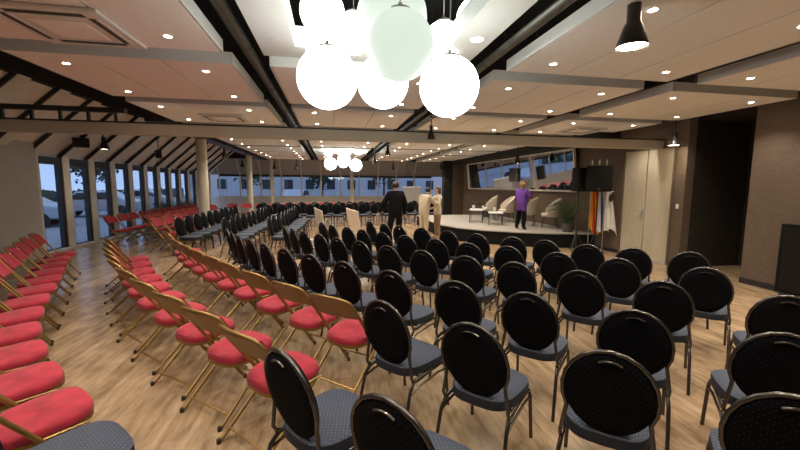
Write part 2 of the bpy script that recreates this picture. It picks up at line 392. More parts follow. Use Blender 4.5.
rod_me = MB().tube([(0, 0, .06), (0, 0, ZV - ZC + .02)], .006, 6).mesh('hanger_rod', 'blacksteel')
bez_me = MB().lathe([(.050, -.004), (.050, .0), (.036, .0), (.036, -.004)], 16, cap=False).mesh('bezel', 'raft_edge', True)
glow_me = MB().lathe([(.036, -.001), (.001, -.0012)], 16).mesh('lens', 'spot_glow')
spot_data = {}
def spot(rowi):
    k = 'spot'
    if k not in spot_data:
        l = bpy.data.lights.new('downlight_beam', 'SPOT'); l.energy = SPOT_W; l.color = (1, .88, .74)
        l.spot_size = math.radians(118); l.spot_blend = .8; l.shadow_soft_size = .05; spot_data[k] = l
    return spot_data[k]
def downlight(x, y, label, group):
    t = thing('downlight', label, 'downlight', (x, y, ZC - .0005), 0, group)
    link('bezel', bez_me, t); link('lens', glow_me, t)
    link('downlight_beam', spot(0), t, (0, 0, -.03))
    return t
def cassette(x, y, label):
    t = thing('air_conditioner', label, 'air conditioner', (x, y, ZC), 0, 'ceiling air conditioners')
    s = .42
    bevel(MB().box(-s, s, -s, s, -.035, -.002).obj('panel', 'raft_edge', t), .012)
    MB().box(-.2, .2, -.2, .2, -.042, -.035).obj('intake_grille', 'tile', t)
    for (a, b_, c, d_) in ((-.28, .28, .28, .36), (-.28, .28, -.36, -.28), (.28, .36, -.28, .28), (-.36, -.28, -.28, .28)):
        q = MB().box(a, b_, c, d_, -.037, -.034).obj('outlet', 'blacksteel', t)
        if abs(a + b_) < .01: MB().box(a, b_, c + .055, d_, -.042, -.036).obj('flap', 'raft_edge', q)
        else: MB().box(a + .055, b_, c, d_, -.042, -.036).obj('flap', 'raft_edge', q)
def globe_frame(x, yc, label):
    t = thing('light_well', label, 'light well', (x, yc, ZC), 0, 'white light wells')
    W = .40; X0, X1, Y0, Y1 = -HW, HW - .05, -RD / 2, RD / 2
    MB().box(X0, X0 + .36, Y0, Y1, 0, .05).box(X1 - .36, X1, Y0, Y1, 0, .05).box(X0 + .36, X1 - .36, Y1 - .34, Y1, 0, .05).box(X0 + .36, X1 - .36, Y0, Y0 + .34, 0, .05).obj('soffit', 'white_panel', t)
    a0, a1, b0, b1 = X0 + .36, X1 - .36, Y0 + .34, Y1 - .34
    MB().box(a0 - .02, a0, b0, b1, .05, .20).box(a1, a1 + .02, b0, b1, .05, .20).box(a0, a1, b1, b1 + .02, .05, .20).box(a0, a1, b0 - .02, b0, .05, .20).obj('rim', 'white_panel', t)
    for sx in (X0 + .18, X1 - .18):
        MB().lathe([(.05, -.004), (.05, .001), (.001, .001)], 14, (sx, .55, 0)).obj('eyelet', 'raft_edge', t, True)
    for sx in (X0 + .1, X1 - .1):
        for sy in (Y0 + .1, Y1 - .1): link('hanger_rod', rod_me, t, (sx, sy, 0))
for ri, y0 in enumerate(ROWY):
    for ci, cx in enumerate(CX):
        yc = y0 + RD / 2; row = ri - 1
        if ci == 1 and row in (0, 5):
            globe_frame(cx, yc, 'white square light well around the ' + ('big globe cluster before the beam' if row == 0 else 'far globe cluster beyond the beam')); continue
        if row == 0 or row == -1: where = 'raft on the camera side of the beam' if 0 else 'raft furthest in front of the beam'
        pl = 'three before the beam' if row == -1 else ('two before the beam' if row == 0 else 'just before the beam' if row == 1 else 'right above the beam' if row == 2 else ORD[row - 3] + ' beyond the beam')
        lb = 'beige tiled ceiling raft %s, %s' % (COLN[ci], pl)
        t = thing('ceiling_raft', lb, 'ceiling raft', (cx, yc, ZC), 0, 'hanging ceiling rafts')
        link('edge_frame', edge_me, t)
        if row <= 3 and row >= 0:
            for i in range(3):
                for j in range(3):
                    link('tile', tile_me, t, ((i - 1) * (2 * HW / 3) * .985, (j - 1) * (RD / 3) * .985, .001))
        else: link('tile_field', field_me, t)
        for sx in (-.9, .9):
            for sy in (-.8, .8): link('hanger_rod', rod_me, t, (sx, sy, 0))
        for sx in (-.755, .755):
            for sy in (-.67, .67):
                downlight(cx + sx, yc + sy, 'small round downlight in the ceiling raft %s, %s' % (COLN[ci], pl), 'downlights %s %s' % (COLN[ci], pl))
cassette(-2.24, 3.92, 'white ceiling cassette air conditioner in the raft before the beam by window slope')
cassette(-2.15, 8.45, 'white cassette air conditioner seen just over the beam, window side')
cassette(6.05, 8.35, 'white cassette air conditioner seen just over the beam, brown wall side')
# ducts in the two gaps
for x, nm in ((-.90, 'dark pipes running above the gap on the window side of the globes'), (1.86, 'dark pipes running above the gap on the stage side of the globes')):
    t = thing('ceiling_pipes', nm, 'pipes', (x, 0, ZC), 0, 'dark ceiling pipes')
    MB().tube([(0.02, YN, .10), (0.02, YF - .8, .10)], .05, 12).obj('pipe', 'duct', t, True)
    MB().tube([(-.12, YN, .24), (-.12, YF - .8, .24)], .03, 10).obj('pipe', 'duct', t, True)
    for k in range(14):
        MB().tube([(.02, 1 + 1.7 * k, .1), (.02, 1.04 + 1.7 * k, .1)], .056, 12).obj('coupling', 'blacksteel', t, True)
    for k in range(5): MB().tube([(.02, 2 + 4.5 * k, .1), (.02, 2 + 4.5 * k, ZV - ZC + .02)], .008, 6).obj('hanger', 'blacksteel', t)
for k, y in enumerate((4.57, 7.01, 9.45)):
    pass

# ------------------------------------------------------------------ globe lamps
GL = [(-.02, 3.25, 2.63, .25, 0, 'large globe lamp hanging lowest on the window side of the cluster before the beam'),
      (.51, 2.80, 2.77, .25, 1, 'dimmer greenish globe lamp in the middle of the cluster before the beam'),
      (.99, 3.11, 2.58, .25, 0, 'large globe lamp hanging lowest on the stage side of the cluster before the beam'),
      (.51, 3.72, 2.75, .25, 0, 'bright globe lamp low in the centre of the cluster before the beam'),
      (-.06, 3.62, 3.31, .20, 0, 'globe lamp high at the window-side rim of the white light well'),
      (1.18, 3.93, 3.26, .20, 0, 'smaller globe lamp above the lowest stage-side globe'),
      (1.39, 3.52, 3.33, .20, 0, 'globe lamp high at the stage-side rim of the white light well'),
      (.253, 4.09, 3.33, .21, 0, 'bright globe lamp between the highest window-side globe and the greenish one'),
      (.53, 3.30, 3.18, .30, 1, 'biggest dim greenish globe lamp at the top of the cluster before the beam'),
      (-.08, 3.95, 3.09, .15, 0, 'smallest globe lamp half hidden behind the lowest window-side globe')]
def globe(x, y, z, r, dim, label, group):
    t = thing('globe_lamp', label, 'globe lamp', (x, y, z), 0, group)
    MB().sphere((0, 0, 0), r, 32, 20).obj('globe', 'globe_dim' if dim else 'globe', t, True)
    MB().lathe([(.075, r - .018), (.075, r + .006), (.02, r + .02), (.012, r + .05)], 16).obj('cap', 'chrome', t, True)
    MB().tube([(0, 0, r + .03), (0, 0, ZV - z + .01)], .005, 6).obj('cord', 'cord', t)
for g in GL: globe(*g, 'globe lamps of the cluster before the beam')
for i, g in enumerate(GL):
    globe(g[0] + .0, g[1] + 12.2, g[2] - .03, g[3] if i == 9 else max(.2, g[3]), 0, 'white globe lamp in the far cluster beyond the beam', 'globe lamps of the far cluster')

# ------------------------------------------------------------------ pendant cone lamps
def pendant(x, y, z, r, label, h=.30, lit=True, watts=18):
    t = thing('pendant_lamp', label, 'pendant lamp', (x, y, z), 0, 'dark cone pendant lamps')
    MB().lathe([(r, 0), (r * .97, .02), (r * .55, h * .55), (r * .42, h * .62), (r * .42, h * 1.05), (.006, h * 1.06)], 24, cap=False).obj('shade', 'cone', t, True)
    MB().lathe([(r * .92, .012), (.001, .014)], 24).obj('diffuser', 'cone_glow' if lit else 'cone', t)
    MB().tube([(0, 0, h * 1.04), (0, 0, ZV - z + .01)], .012 if r < .1 else .02, 8).obj('stem', 'cone', t, True)
    if lit:
        l = bpy.data.lights.new('pendant_beam', 'SPOT'); l.energy = watts; l.color = (1, .83, .6); l.spot_size = math.radians(110); l.spot_blend = .7; l.shadow_soft_size = r * .6
        link('pendant_beam', l, t, (0, 0, -.02))
pendant(2.30, 2.62, 2.82, .115, 'big dark cone pendant with bright mouth under the raft before the beam', .30)
pendant(1.93, 7.15, 2.66, .075, 'small dark cone pendant hanging in front of the beam', .24, False)
pendant(1.65, 11.0, 2.62, .09, 'small dark cone pendant first beyond the beam near the stage-side pipes')
pendant(1.75, 15.2, 2.62, .10, 'lit cone pendant beside the far globe cluster')
pendant(1.5, 18.6, 2.62, .10, 'lit cone pendant beyond the far globe cluster')
pendant(3.4, 20.6, 2.62, .10, 'lit cone pendant above the man in black toward the far windows')
pendant(6.0, 20.0, 2.62, .10, 'lit cone pendant close to the black pillar')
pendant(-6.0, 11.4, 2.66, .12, 'lit cone pendant hanging before the sloping attic ceiling', .32)
pendant(-3.45, 13.2, 2.62, .09, 'dark cone pendant just beside the nearest column', .3)
pendant(-4.4, 20.0, 2.62, .12, 'lit cone pendant beside the middle column')
pendant(-3.0, 21.0, 2.58, .12, 'lit cone pendant between the middle and end columns')
pendant(-1.9, 21.5, 2.55, .12, 'lit cone pendant before the far windows right of the end column')
pendant(7.15, 6.80, 2.62, .13, 'lit cone pendant on the strip of wall between double door and recess', .26, True, 7)
pendant(6.55, 12.4, 2.55, .12, 'lit cone pendant in front of the long mirror', .26, True, 30)

# hanging speakers under the slope etc
def box_speaker(x, y, z, rz, label, s=(.18, .22, .28)):
    t = thing('wall_speaker', label, 'speaker', (x, y, z), rz, 'small black hanging speakers')
    bevel(MB().box(-s[0] / 2, s[0] / 2, -s[1] / 2, s[1] / 2, -s[2] / 2, s[2] / 2).obj('cabinet', 'blacksteel', t), .02)
    MB().box(-s[0] / 2 + .015, s[0] / 2 - .015, -s[1] / 2 - .008, -s[1] / 2, -s[2] / 2 + .015, s[2] / 2 - .015).obj('grille', 'rubber', t)
    MB().tube([(0, 0, s[2] / 2 - .02), (0, 0, ZV - z + (0 if x > -5 else -(ZV - (2.42 + sl * (x - XL))) + .2))], .012, 6).obj('bracket', 'blacksteel', t)
box_speaker(-6.25, 10.9, 2.78, .5, 'black speaker under the attic slope above the first windows', (.34, .2, .24))
box_speaker(-5.75, 14.0, 2.75, .5, 'black round-edged speaker under the attic slope above the middle windows')
box_speaker(-5.75, 18.0, 2.72, .5, 'black speaker under the attic slope above the furthest windows')
box_speaker(4.4, 21.6, 2.52, .0, 'black speaker hanging before the far windows near the pillar', (.26, .2, .26))
box_speaker(6.75, 12.95, 2.16, -.9, 'black speaker hanging in front of the long mirror', (.34, .28, .50))

# ------------------------------------------------------------------ long mirror on the stage wall
t = thing('wall_mirror', 'long pale-framed mirror strip tilted forward on the wall behind the stage', 'mirror', (XR - .05, 14.65, 1.63))
t.rotation_euler = (0, -math.radians(5.6), 0)
L_, Hm = 8.8, 1.22
MB().box(-.02, 0, -L_ / 2, L_ / 2, 0, Hm).obj('glass', 'mirror', t)
for nm, a in (('frame_rail', (-L_ / 2 - .09, L_ / 2 + .09, -.06, .0)), ('frame_rail', (-L_ / 2 - .09, L_ / 2 + .09, Hm, Hm + .06)), ('frame_stile', (-L_ / 2 - .09, -L_ / 2, 0, Hm)), ('frame_stile', (L_ / 2, L_ / 2 + .16, 0, Hm))):
    bevel(MB().box(-.05, .01, a[0], a[1], a[2], a[3]).obj(nm, 'paleframe', t), .006)

# ------------------------------------------------------------------ banquet chair
def make_banquet():
    t = link('banquet_chair', None); t.empty_display_size = .1
    N = 28
    def outline(sc, z):
        r = []
        for j in range(N):
            a = 2 * PI * j / N; c, s_ = math.cos(a), math.sin(a); p = 2 / 3.4
            x = math.copysign(abs(c) ** p, c) * .205; y = math.copysign(abs(s_) ** p, s_) * .222
            x *= 1 + .09 * (y / .2)
            r.append((x * sc, y * sc + .01, z))
        return r
    sm = MB().loft([outline(.90, .360), outline(.985, .367), outline(1.0, .395), outline(.985, .423)])
    sm.f = sm.f[:-1]; sm.m = [1] * len(sm.f)
    sm.loft([outline(.985, .423), outline(.90, .437), outline(.6, .444), outline(.05, .446)]); sm.f.pop(-2); sm.m.pop(-2)
    sm.obj('seat', ['seatfab', 'seatside_shade'], t, True)
    tl = math.radians(11)
    def bk(x, h, dpt):   # point on the tilted back plane: h above z=.44, dpt towards the front
        return (x, -.185 - h * math.sin(tl) + dpt * math.cos(tl), .44 + h * math.cos(tl) + dpt * math.sin(tl))
    NB = 32; cz = .204; rx, rz_ = .195, .226
    rings = [[bk(rx * k * math.cos(2 * PI * j / NB), cz + rz_ * k * math.sin(2 * PI * j / NB), d_) for j in range(NB)] for k, d_ in ((.05, -.024), (.7, -.022), (.93, -.017), (.98, -.006), (.985, .008), (.95, .022), (.75, .034), (.05, .04))]
    o = MB().loft(rings).obj('backrest', 'backfab', t, True)
    # grip at the top of the back
    g = MB().tube([bk(x, .385 + .014 * (1 - (x / .048) ** 2), -.026) for x in (-.048, -.032, -.016, 0, .016, .032, .048)], .006, 6)
    g.obj('grip', 'bronze', o, True)
    path = []
    side = [(.190, .05, .350), (.193, -.06, .343), (.196, -.14, .340), (.200, -.190, .350), (.200, -.208, .385)]
    path += side
    for a in (-28, -12, 5, 22, 38, 55, 72, 90, 108, 125, 142, 158, 175, 192, 208):
        aa = math.radians(a); path.append(bk((rx + .006) * math.cos(aa), cz + (rz_ + .008) * math.sin(aa), -.004))
    path += [(-x, y, z) for x, y, z in reversed(side)]
    MB().tube(path, .0105, 8).obj('back_frame', 'bronze', t, True)
    for s_ in (1, -1):
        MB().tube([(s_ * 0.206, .235, .0), (s_ * 0.197, .205, .30), (s_ * 0.193, .185, .343)], .0115, 8).obj('leg', 'bronze', t, True)
        MB().tube([(s_ * 0.209, -.30, .0), (s_ * 0.201, -.225, .29), (s_ * 0.195, -.185, .336)], .0115, 8).obj('leg', 'bronze', t, True)
        MB().tube([(s_ * 0.193, .185, .343), (s_ * 0.192, .15, .353), (s_ * 0.192, -.15, .350), (s_ * 0.195, -.185, .336)], .0115, 8).obj('side_rail', 'bronze', t, True)
        MB().tube([(s_ * 0.197, .205, .29), (s_ * 0.197, .1, .305), (s_ * 0.199, -.14, .295), (s_ * 0.201, -.225, .275)], .008, 6).obj('stretcher', 'bronze', t, True)
    MB().tube([(-.19, .1, .352), (.19, .1, .352)], .009, 6).tube([(-.19, -.1, .352), (.19, -.1, .352)], .009, 6).obj('seat_support', 'bronze', t, True)
    return t
# ------------------------------------------------------------------ folding chair
def make_folding():
    t = link('folding_chair', None); t.empty_display_size = .1
    N = 24
    def outline(sc, z):
        r = []
        for j in range(N):
            a = 2 * PI * j / N; c, s_ = math.cos(a), math.sin(a); p = 2 / 3.2
            x = math.copysign(abs(c) ** p, c) * .20; y = math.copysign(abs(s_) ** p, s_) * .20
            x *= 1 + .07 * (y / .2)
            r.append((x * sc, y * sc + .02, z + .03 * (y / .2) * .5))
        return r
    seat = MB().loft([outline(.93, .375), outline(1.0, .385), outline(1.0, .410), outline(.95, .428), outline(.7, .437), outline(.05, .440)]).obj('seat', 'red', t, True)
    MB().loft([outline(.90, .355), outline(.99, .358), outline(.99, .381), outline(.90, .383)]).obj('seat_pan', 'gold', seat, True)
    top = (-.300, .78)
    def fl(z):     # y of the long front tube at height z
        return .235 - (.235 - top[0]) * (z / top[1])
    # one continuous tube: front foot, up to the top, across, and down
    p = [(.225, fl(0), 0), (.222, fl(.45), .45), (.215, fl(.68), .68), (.205, fl(.735), .735), (.180, fl(.765), .765), (.12, fl(.78) - .015, .785), (0, fl(.78) - .03, .79)]
    p += [(-x, y, z) for x, y, z in reversed(p[:-1])]
    MB().tube(p, .0125, 8).obj('back_frame', 'gold', t, True)
    # curved back shell with padded front
    K = 11; sh = []; pad = []
    for zz in (.605, .635, .69, .745, .775):
        row = []; rowp = []
        for k in range(K):
            u = -1 + 2 * k / (K - 1); x = u * .205
            zc_ = zz - (.02 * u * u if zz > .72 else 0)
            y = fl(zc_) - .035 * (1 - u * u)
            row.append((x, y, zc_))
        sh.append(row)
    def slab(rows, off0, off1):
        m = MB(); R_ = len(rows)
        vs = [(x, y + off0, z) for r in rows for x, y, z in r] + [(x, y + off1, z) for r in rows for x, y, z in r]; o = R_ * K; fs_ = []
        for i in range(R_ - 1):
            for k in range(K - 1):
                a = i * K + k; fs_ += [(a, a + 1, a + K + 1, a + K), (o + a + K, o + a + K + 1, o + a + 1, o + a)]
        for i in range(R_ - 1):
            a = i * K; fs_ += [(a, a + K, o + a + K, o + a)]; a = i * K + K - 1; fs_ += [(a, o + a, o + a + K, a + K)]
        for k in range(K - 1):
            a = k; fs_ += [(a, o + a, o + a + 1, a + 1)]; a = (R_ - 1) * K + k; fs_ += [(a, a + 1, o + a + 1, o + a)]
        return m.add(vs, fs_)
    b = slab(sh, -.004, .006).obj('back_shell', 'goldpanel', t, True)
    slab([[(x * .94, y, z) for x, y, z in r] for r in sh], .0065, .030).obj('back_pad', 'red', b, True)
    for s_ in (1, -1):
        MB().tube([(s_ * .205, .12, .375), (s_ * .207, .05, .315), (s_ * .21, -.32, .0)], .0120, 8).obj('leg', 'gold', t, True)
        MB().lathe([(.014, 0), (.014, .03), (.011, .032)], 8, (s_ * .225, fl(.01), 0)).obj('foot_cap', 'rubber', t, True)
        MB().lathe([(.014, 0), (.014, .03), (.011, .032)], 8, (s_ * .21, -.315, 0)).obj('foot_cap', 'rubber', t, True)
        MB().tube([(s_ * .214, fl(.38), .38), (s_ * .212, .16, .38)], .007, 6).obj('side_rail', 'gold', t, True)
    MB().tube([(-.21, -.245, .075), (.21, -.245, .075)], .008, 6).obj('rear_stretcher', 'gold', t, True)
    MB().tube([(-.225, fl(.16), .16), (.225, fl(.16), .16)], .008, 6).obj('front_stretcher', 'gold', t, True)
    return t
BAN = make_banquet(); FOL = make_folding(); used = {'b': False, 'f': False}
CS = 1.08      # chairs stand 0.95 m / 0.85 m high
def put(kind, x, y, rz, label, group):
    src = BAN if kind == 'b' else FOL
    if not used[kind]: used[kind] = True; o = src
    else: o = copy_tree(src)
    o.location = (x, y, 0); o.rotation_euler = (0, 0, rz); o.scale = (CS, CS, CS)
    tag(o, label, 'chair', group)
    return o
BK = {'b': .27, 'f': .30}
def rowchairs(tops, kinds, labels, group, off=None, jit=.05, turn=0.0):
    """tops: floor positions of the back tops along a row; chairs face to the right-hand side walking from first to last when the row runs away from the wall"""
    kf = .92 if off is None else .973
    tops = [(x * kf, y * kf) for x, y in tops]; n = len(tops)
    for i, (x, y) in enumerate(tops):
        a = tops[max(0, i - 1)]; b = tops[min(n - 1, i + 1)]
        d_ = Vector((b[0] - a[0], b[1] - a[1])).normalized()
        nrm = Vector((d_.y, -d_.x))                     # candidate facing
        if nrm.x + nrm.y < 0: nrm = -nrm
        o = (BK[kinds[i]] if off is None else off) * CS
        rz = math.atan2(-nrm.x, nrm.y) + random.uniform(-jit, jit) + (turn if kinds[i] == 'f' else 0)
        put(kinds[i], x + nrm.x * o, y + nrm.y * o, rz, labels[i], group[i] if isinstance(group, list) else group)
def lab(n, fmt): return [fmt % ORD[i] for i in range(n)]
# rows counted from the stage; each list starts at the brown wall end
R5 = [(4.79, 4.15), (4.28, 4.56), (3.83, 4.97), (3.46, 5.46), (3.08, 5.90), (2.63, 6.38), (2.24, 6.90), (1.82, 7.42), (1.45, 7.90), (1.18, 8.38), (.91, 8.95)]
R4 = [(4.05, 3.30), (3.48, 3.92), (2.97, 4.42), (2.55, 4.98), (2.08, 5.38), (1.68, 5.84), (1.27, 6.38), (.92, 6.82), (.59, 7.33), (.30, 7.80), (.0, 8.30), (-.24, 8.84)]
R3 = [(3.68, 2.31), (3.06, 2.87), (2.57, 3.39), (2.09, 3.90), (1.65, 4.37), (1.21, 4.83), (.79, 5.30), (.42, 5.80), (.08, 6.26), (-.23, 6.75), (-.53, 7.18), (-.78, 7.62), (-1.0, 8.15)]
R2 = [(2.70, 1.70), (2.13, 2.21), (1.60, 2.74), (1.12, 3.20), (.59, 3.72), (.13, 4.25), (-.29, 4.78), (-.66, 5.25), (-1.0, 5.74), (-1.31, 6.23), (-1.60, 6.75), (-1.85, 7.30), (-2.08, 7.88)]
def bl(rowname): return 'black round-backed chair, %s from the brown wall end of ' + rowname
rowchairs(R5, 'b' * len(R5), lab(len(R5), bl('the row nearest the stage')), 'black chairs in the row nearest the stage')
rowchairs(R4, 'b' * len(R4), lab(len(R4), bl('the second row from the stage')), 'black chairs in the second row from the stage')
rowchairs(R3, 'b' * len(R3), lab(len(R3), bl('the third row from the stage')), 'black chairs in the third row from the stage')
rowchairs(R2, 'b' * len(R2), lab(len(R2), bl('the fourth row from the stage')), 'black chairs in the fourth row from the stage')
R1 = [(1.95, 1.14), (1.45, 1.67), (.88, 2.16), (.37, 2.72), (-.09, 3.29), (-.50, 3.78), (-.94, 4.34), (-1.35, 4.92), (-1.70, 5.42), (-2.06, 5.96), (-2.40, 6.49), (-2.75, 7.06), (-3.07, 7.66), (-3.36, 8.26)]
lb = ['black round-backed chair, %s from the red ones in the fifth row from stage' % ORD[3 - i] for i in range(4)] + ['red folding chair, %s from the black ones in the fifth row from stage' % ORD[i] for i in range(10)]
rowchairs(R1, 'b' * 4 + 'f' * 10, lb, ['black chairs in the fifth row'] * 4 + ['red folding chairs in the fifth row'] * 10, turn=.14)
R0 = [(.21, 1.44), (-.28, 1.97), (-.69, 2.61), (-1.10, 3.10), (-1.54, 3.60), (-1.97, 4.13), (-2.40, 4.70), (-2.78, 5.25), (-3.10, 5.78), (-3.42, 6.32), (-3.72, 6.90), (-4.0, 7.45)]
lb = ['black round-backed chair, %s from the red ones in the sixth row from stage' % ORD[1 - i] for i in range(2)] + ['red folding chair, %s from the black ones in the sixth row from stage' % ORD[i] for i in range(10)]
rowchairs(R0, 'b' * 2 + 'f' * 10, lb, ['black chairs in the sixth row'] * 2 + ['red folding chairs in the sixth row'] * 10, turn=.14)
# last row by the pale side wall: points are the seat fronts
RL = [(-.66, 1.62), (-1.13, 2.10), (-1.53, 2.52), (-1.93, 2.93), (-2.34, 3.41), (-2.70, 3.90), (-2.98, 4.36), (-3.22, 4.80), (-3.45, 5.26), (-3.69, 5.73), (-3.94, 6.20), (-4.18, 6.66), (-4.42, 7.10), (-4.65, 7.54), (-4.86, 8.02)]
def resample(P, n):
    D = [0]
    for a, b in zip(P, P[1:]): D.append(D[-1] + math.hypot(b[0] - a[0], b[1] - a[1]))
    out = []
    for i in range(n):
        t_ = D[-1] * i / (n - 1); k = max(j for j in range(len(D)) if D[j] <= t_ + 1e-9); k = min(k, len(P) - 2)
        u = (t_ - D[k]) / (D[k + 1] - D[k]); out.append((P[k][0] + (P[k + 1][0] - P[k][0]) * u, P[k][1] + (P[k + 1][1] - P[k][1]) * u))
    return out
RL = RL[:2] + resample(RL[2:], 12)
lb = ['black chair with blue grey seat, %s from the red ones in the back row' % ORD[1 - i] for i in range(2)] + ['red folding chair, %s from the black ones in the back row by the pale wall' % ORD[i] for i in range(12)]
rowchairs(RL, 'b' * 2 + 'f' * 12, lb, ['black chairs in the back row'] * 2 + ['red folding chairs in the back row'] * 12, off=-.21, jit=.02)
# blocks beyond the beam on the window side, facing the stage (+X)
def block(x0, y0, x1_, y1_, n, kinds, fmt, group, face):
    for i in range(n):
        u = i / (n - 1); x = (x0 + (x1_ - x0) * u) * .97; y = (y0 + (y1_ - y0) * u) * .97
        rz = math.atan2(-face[0], face[1]) + random.uniform(-.07, .07)
        k = kinds[i] if len(kinds) > 1 else kinds
        put(k, x + random.uniform(-.02, .02), y, rz, fmt % ORD[i], group)
block(-6.05, 12.0, -5.95, 18.4, 11, 'f', 'red folding chair, %s from the beam in the row against the window piers', 'red chairs against the window piers', (1, -.12))
block(-5.05, 12.2, -4.95, 17.9, 10, 'f', 'red folding chair, %s from the beam in the row second from the windows', 'red chairs second row from the windows', (1, -.12))
block(-4.35, 10.9, -4.30, 12.2, 3, 'f', 'red folding chair, %s from the beam in the short row by the thickest column', 'red chairs before the column nearest the beam', (1, -.1))
block(-3.55, 10.2, -3.50, 15.6, 10, 'b', 'black chair, %s from the beam in the row beside the column nearest the beam', 'black chairs beside the column nearest the beam', (1, -.08))
block(-2.35, 9.8, -2.20, 15.2, 10, 'b', 'black chair, %s from the beam in the middle row facing the stage beyond it', 'black chairs in the middle row beyond the beam', (1, -.08))
block(-1.30, 9.9, -1.10, 14.8, 9, 'b', 'black chair, %s from the beam in the aisle-side row facing the stage beyond it', 'black chairs in the aisle-side row beyond the beam', (1, -.08))
# rows in front of the far windows, facing back into the hall
block(-2.6, 16.0, 4.9, 17.5, 14, 'b', 'black chair, %s from the columns in the front row facing away from far windows', 'black chairs in the front row at the far windows', (.2, -1))
block(-3.0, 16.9, 4.7, 18.5, 14, 'b', 'black chair, %s from the columns in the second row facing away from far windows', 'black chairs in the second row at the far windows', (.2, -1))
block(-3.1, 17.9, 4.5, 19.5, 14, 'b', 'black chair, %s from the columns in the third row facing away from far windows', 'black chairs in the third row at the far windows', (.2, -1))
block(-4.6, 18.6, 2.6, 20.4, 13, 'f', 'red folding chair, %s from the columns in the row under the far windows', 'red chairs in the row under the far windows', (.2, -1))

# ------------------------------------------------------------------ stage
ZS = .42
poly = [(3.75, 16.2), (3.62, 13.0), (3.66, 12.0), (3.9, 11.2), (4.5, 10.45), (5.3, 9.85), (6.2, 9.45), (XR - .03, 9.2), (XR - .03, 16.2)]
t = thing('stage', 'low stage with pale top and black skirt along the brown wall', 'stage', (0, 0, 0))
MB().prism(poly, ZS - .03, ZS).obj('deck', 'stage_top', t)
cxm, cym = 5.6, 13
MB().prism([(x + (cxm - x) * .012, y + (cym - y) * .012) for x, y in poly], 0, ZS - .03).obj('skirt', 'stage_side', t)
# tub chairs
def tub(x, y, rz, label):
    t = thing('tub_chair', label, 'armchair', (x, y, ZS), rz, 'beige tub chairs on the stage')
    N = 20
    def ol(sc, z, f=0): return [(math.copysign(abs(math.cos(2 * PI * j / N)) ** .7, math.cos(2 * PI * j / N)) * .27 * sc, math.copysign(abs(math.sin(2 * PI * j / N)) ** .7, math.sin(2 * PI * j / N)) * .26 * sc, z) for j in range(N)]
    MB().loft([ol(.9, .36), ol(1, .39), ol(1, .44), ol(.9, .475), ol(.05, .485)]).obj('seat', 'tubchair', t, True)
    # wrapping winged back, high in the middle and falling to the arms
    out = []; inn = []; K = 17; vs = []; fs_ = []
    for k in range(K):
        a = math.radians(-200 + 220 * k / (K - 1)); u = abs(-1 + 2 * k / (K - 1))
        top = .95 - .36 * u ** 2.2; bx, by = math.cos(a), math.sin(a)
        fl_ = 1.18
        vs += [(bx * .29, by * .28, .38), (bx * .29 * fl_, by * .28 * fl_, top), (bx * .24 * fl_, by * .23 * fl_, top + .005), (bx * .24, by * .23, .40)]
    for k in range(K - 1):
        for j in range(4):
            j2 = (j + 1) % 4; fs_.append((k * 4 + j, k * 4 + j2, k * 4 + 4 + j2, k * 4 + 4 + j))
    fs_ += [(0, 1, 2, 3), tuple((K - 1) * 4 + j for j in (3, 2, 1, 0))]
    MB().add(vs, fs_).obj('wrap_back', 'tubchair', t, True)
    for sx in (-1, 1):
        for sy in (-1, 1): MB().tube([(sx * .18, sy * .17, .38), (sx * .25, sy * .24, 0)], [.016, .010], 8).obj('leg', 'blacksteel', t, True)
tub(6.10, 13.7, -1.9 + PI, 'beige tub chair behind the coffee tables, furthest along the stage from the flags')
tub(6.35, 12.75, -1.7 + PI, 'beige tub chair behind the coffee tables, between the other tub chairs')
tub(6.55, 11.55, -2.2 + PI, 'beige tub chair partly hidden behind the woman in purple')
tub(6.85, 10.72, 1.1, 'beige tub chair seen from the side, nearest the palm')
def ctable(x, y, w_, d_, h, rz, label):
    t = thing('coffee_table', label, 'coffee table', (x, y, ZS), rz, 'coffee tables on the stage')
    bevel(MB().box(-w_ / 2, w_ / 2, -d_ / 2, d_ / 2, h - .03, h).obj('top', 'paleside', t), .005)
    for sx in (-1, 1):
        for sy in (-1, 1): MB().box(sx * (w_ / 2 - .03) - .012, sx * (w_ / 2 - .03) + .012, sy * (d_ / 2 - .03) - .012, sy * (d_ / 2 - .03) + .012, 0, h - .03).obj('leg', 'blacksteel', t)
ctable(5.30, 13.0, 1.0, .5, .46, 1.15, 'pale-topped coffee table on thin black legs, further from the woman in purple')
ctable(5.62, 12.05, .9, .5, .42, 1.15, 'pale-topped coffee table on thin black legs, beside the woman in purple')
def cup(x, y, z, label, r=.04, h=.10):
    t = thing('cup', label, 'cup', (x, y, z), 0, 'cups on the coffee tables')
    MB().lathe([(r * .7, 0), (r, h), (r * .9, h), (r * .6, .01)], 12).obj('body', 'cup', t, True)
    q = MB().tube([(r * .85, 0, h * .75), (r * 1.5, 0, h * .65), (r * 1.5, 0, h * .35), (r * .8, 0, h * .25)], .006, 6).obj('handle', 'cup', t, True)
cup(5.25, 13.2, ZS + .46, 'white cup at the far end of the first coffee table', .05, .14)
cup(5.45, 12.75, ZS + .46, 'white cup at the near end of the first coffee table', .05, .14)
cup(5.62, 12.15, ZS + .42, 'white cup on the coffee table beside the woman in purple', .05, .16)

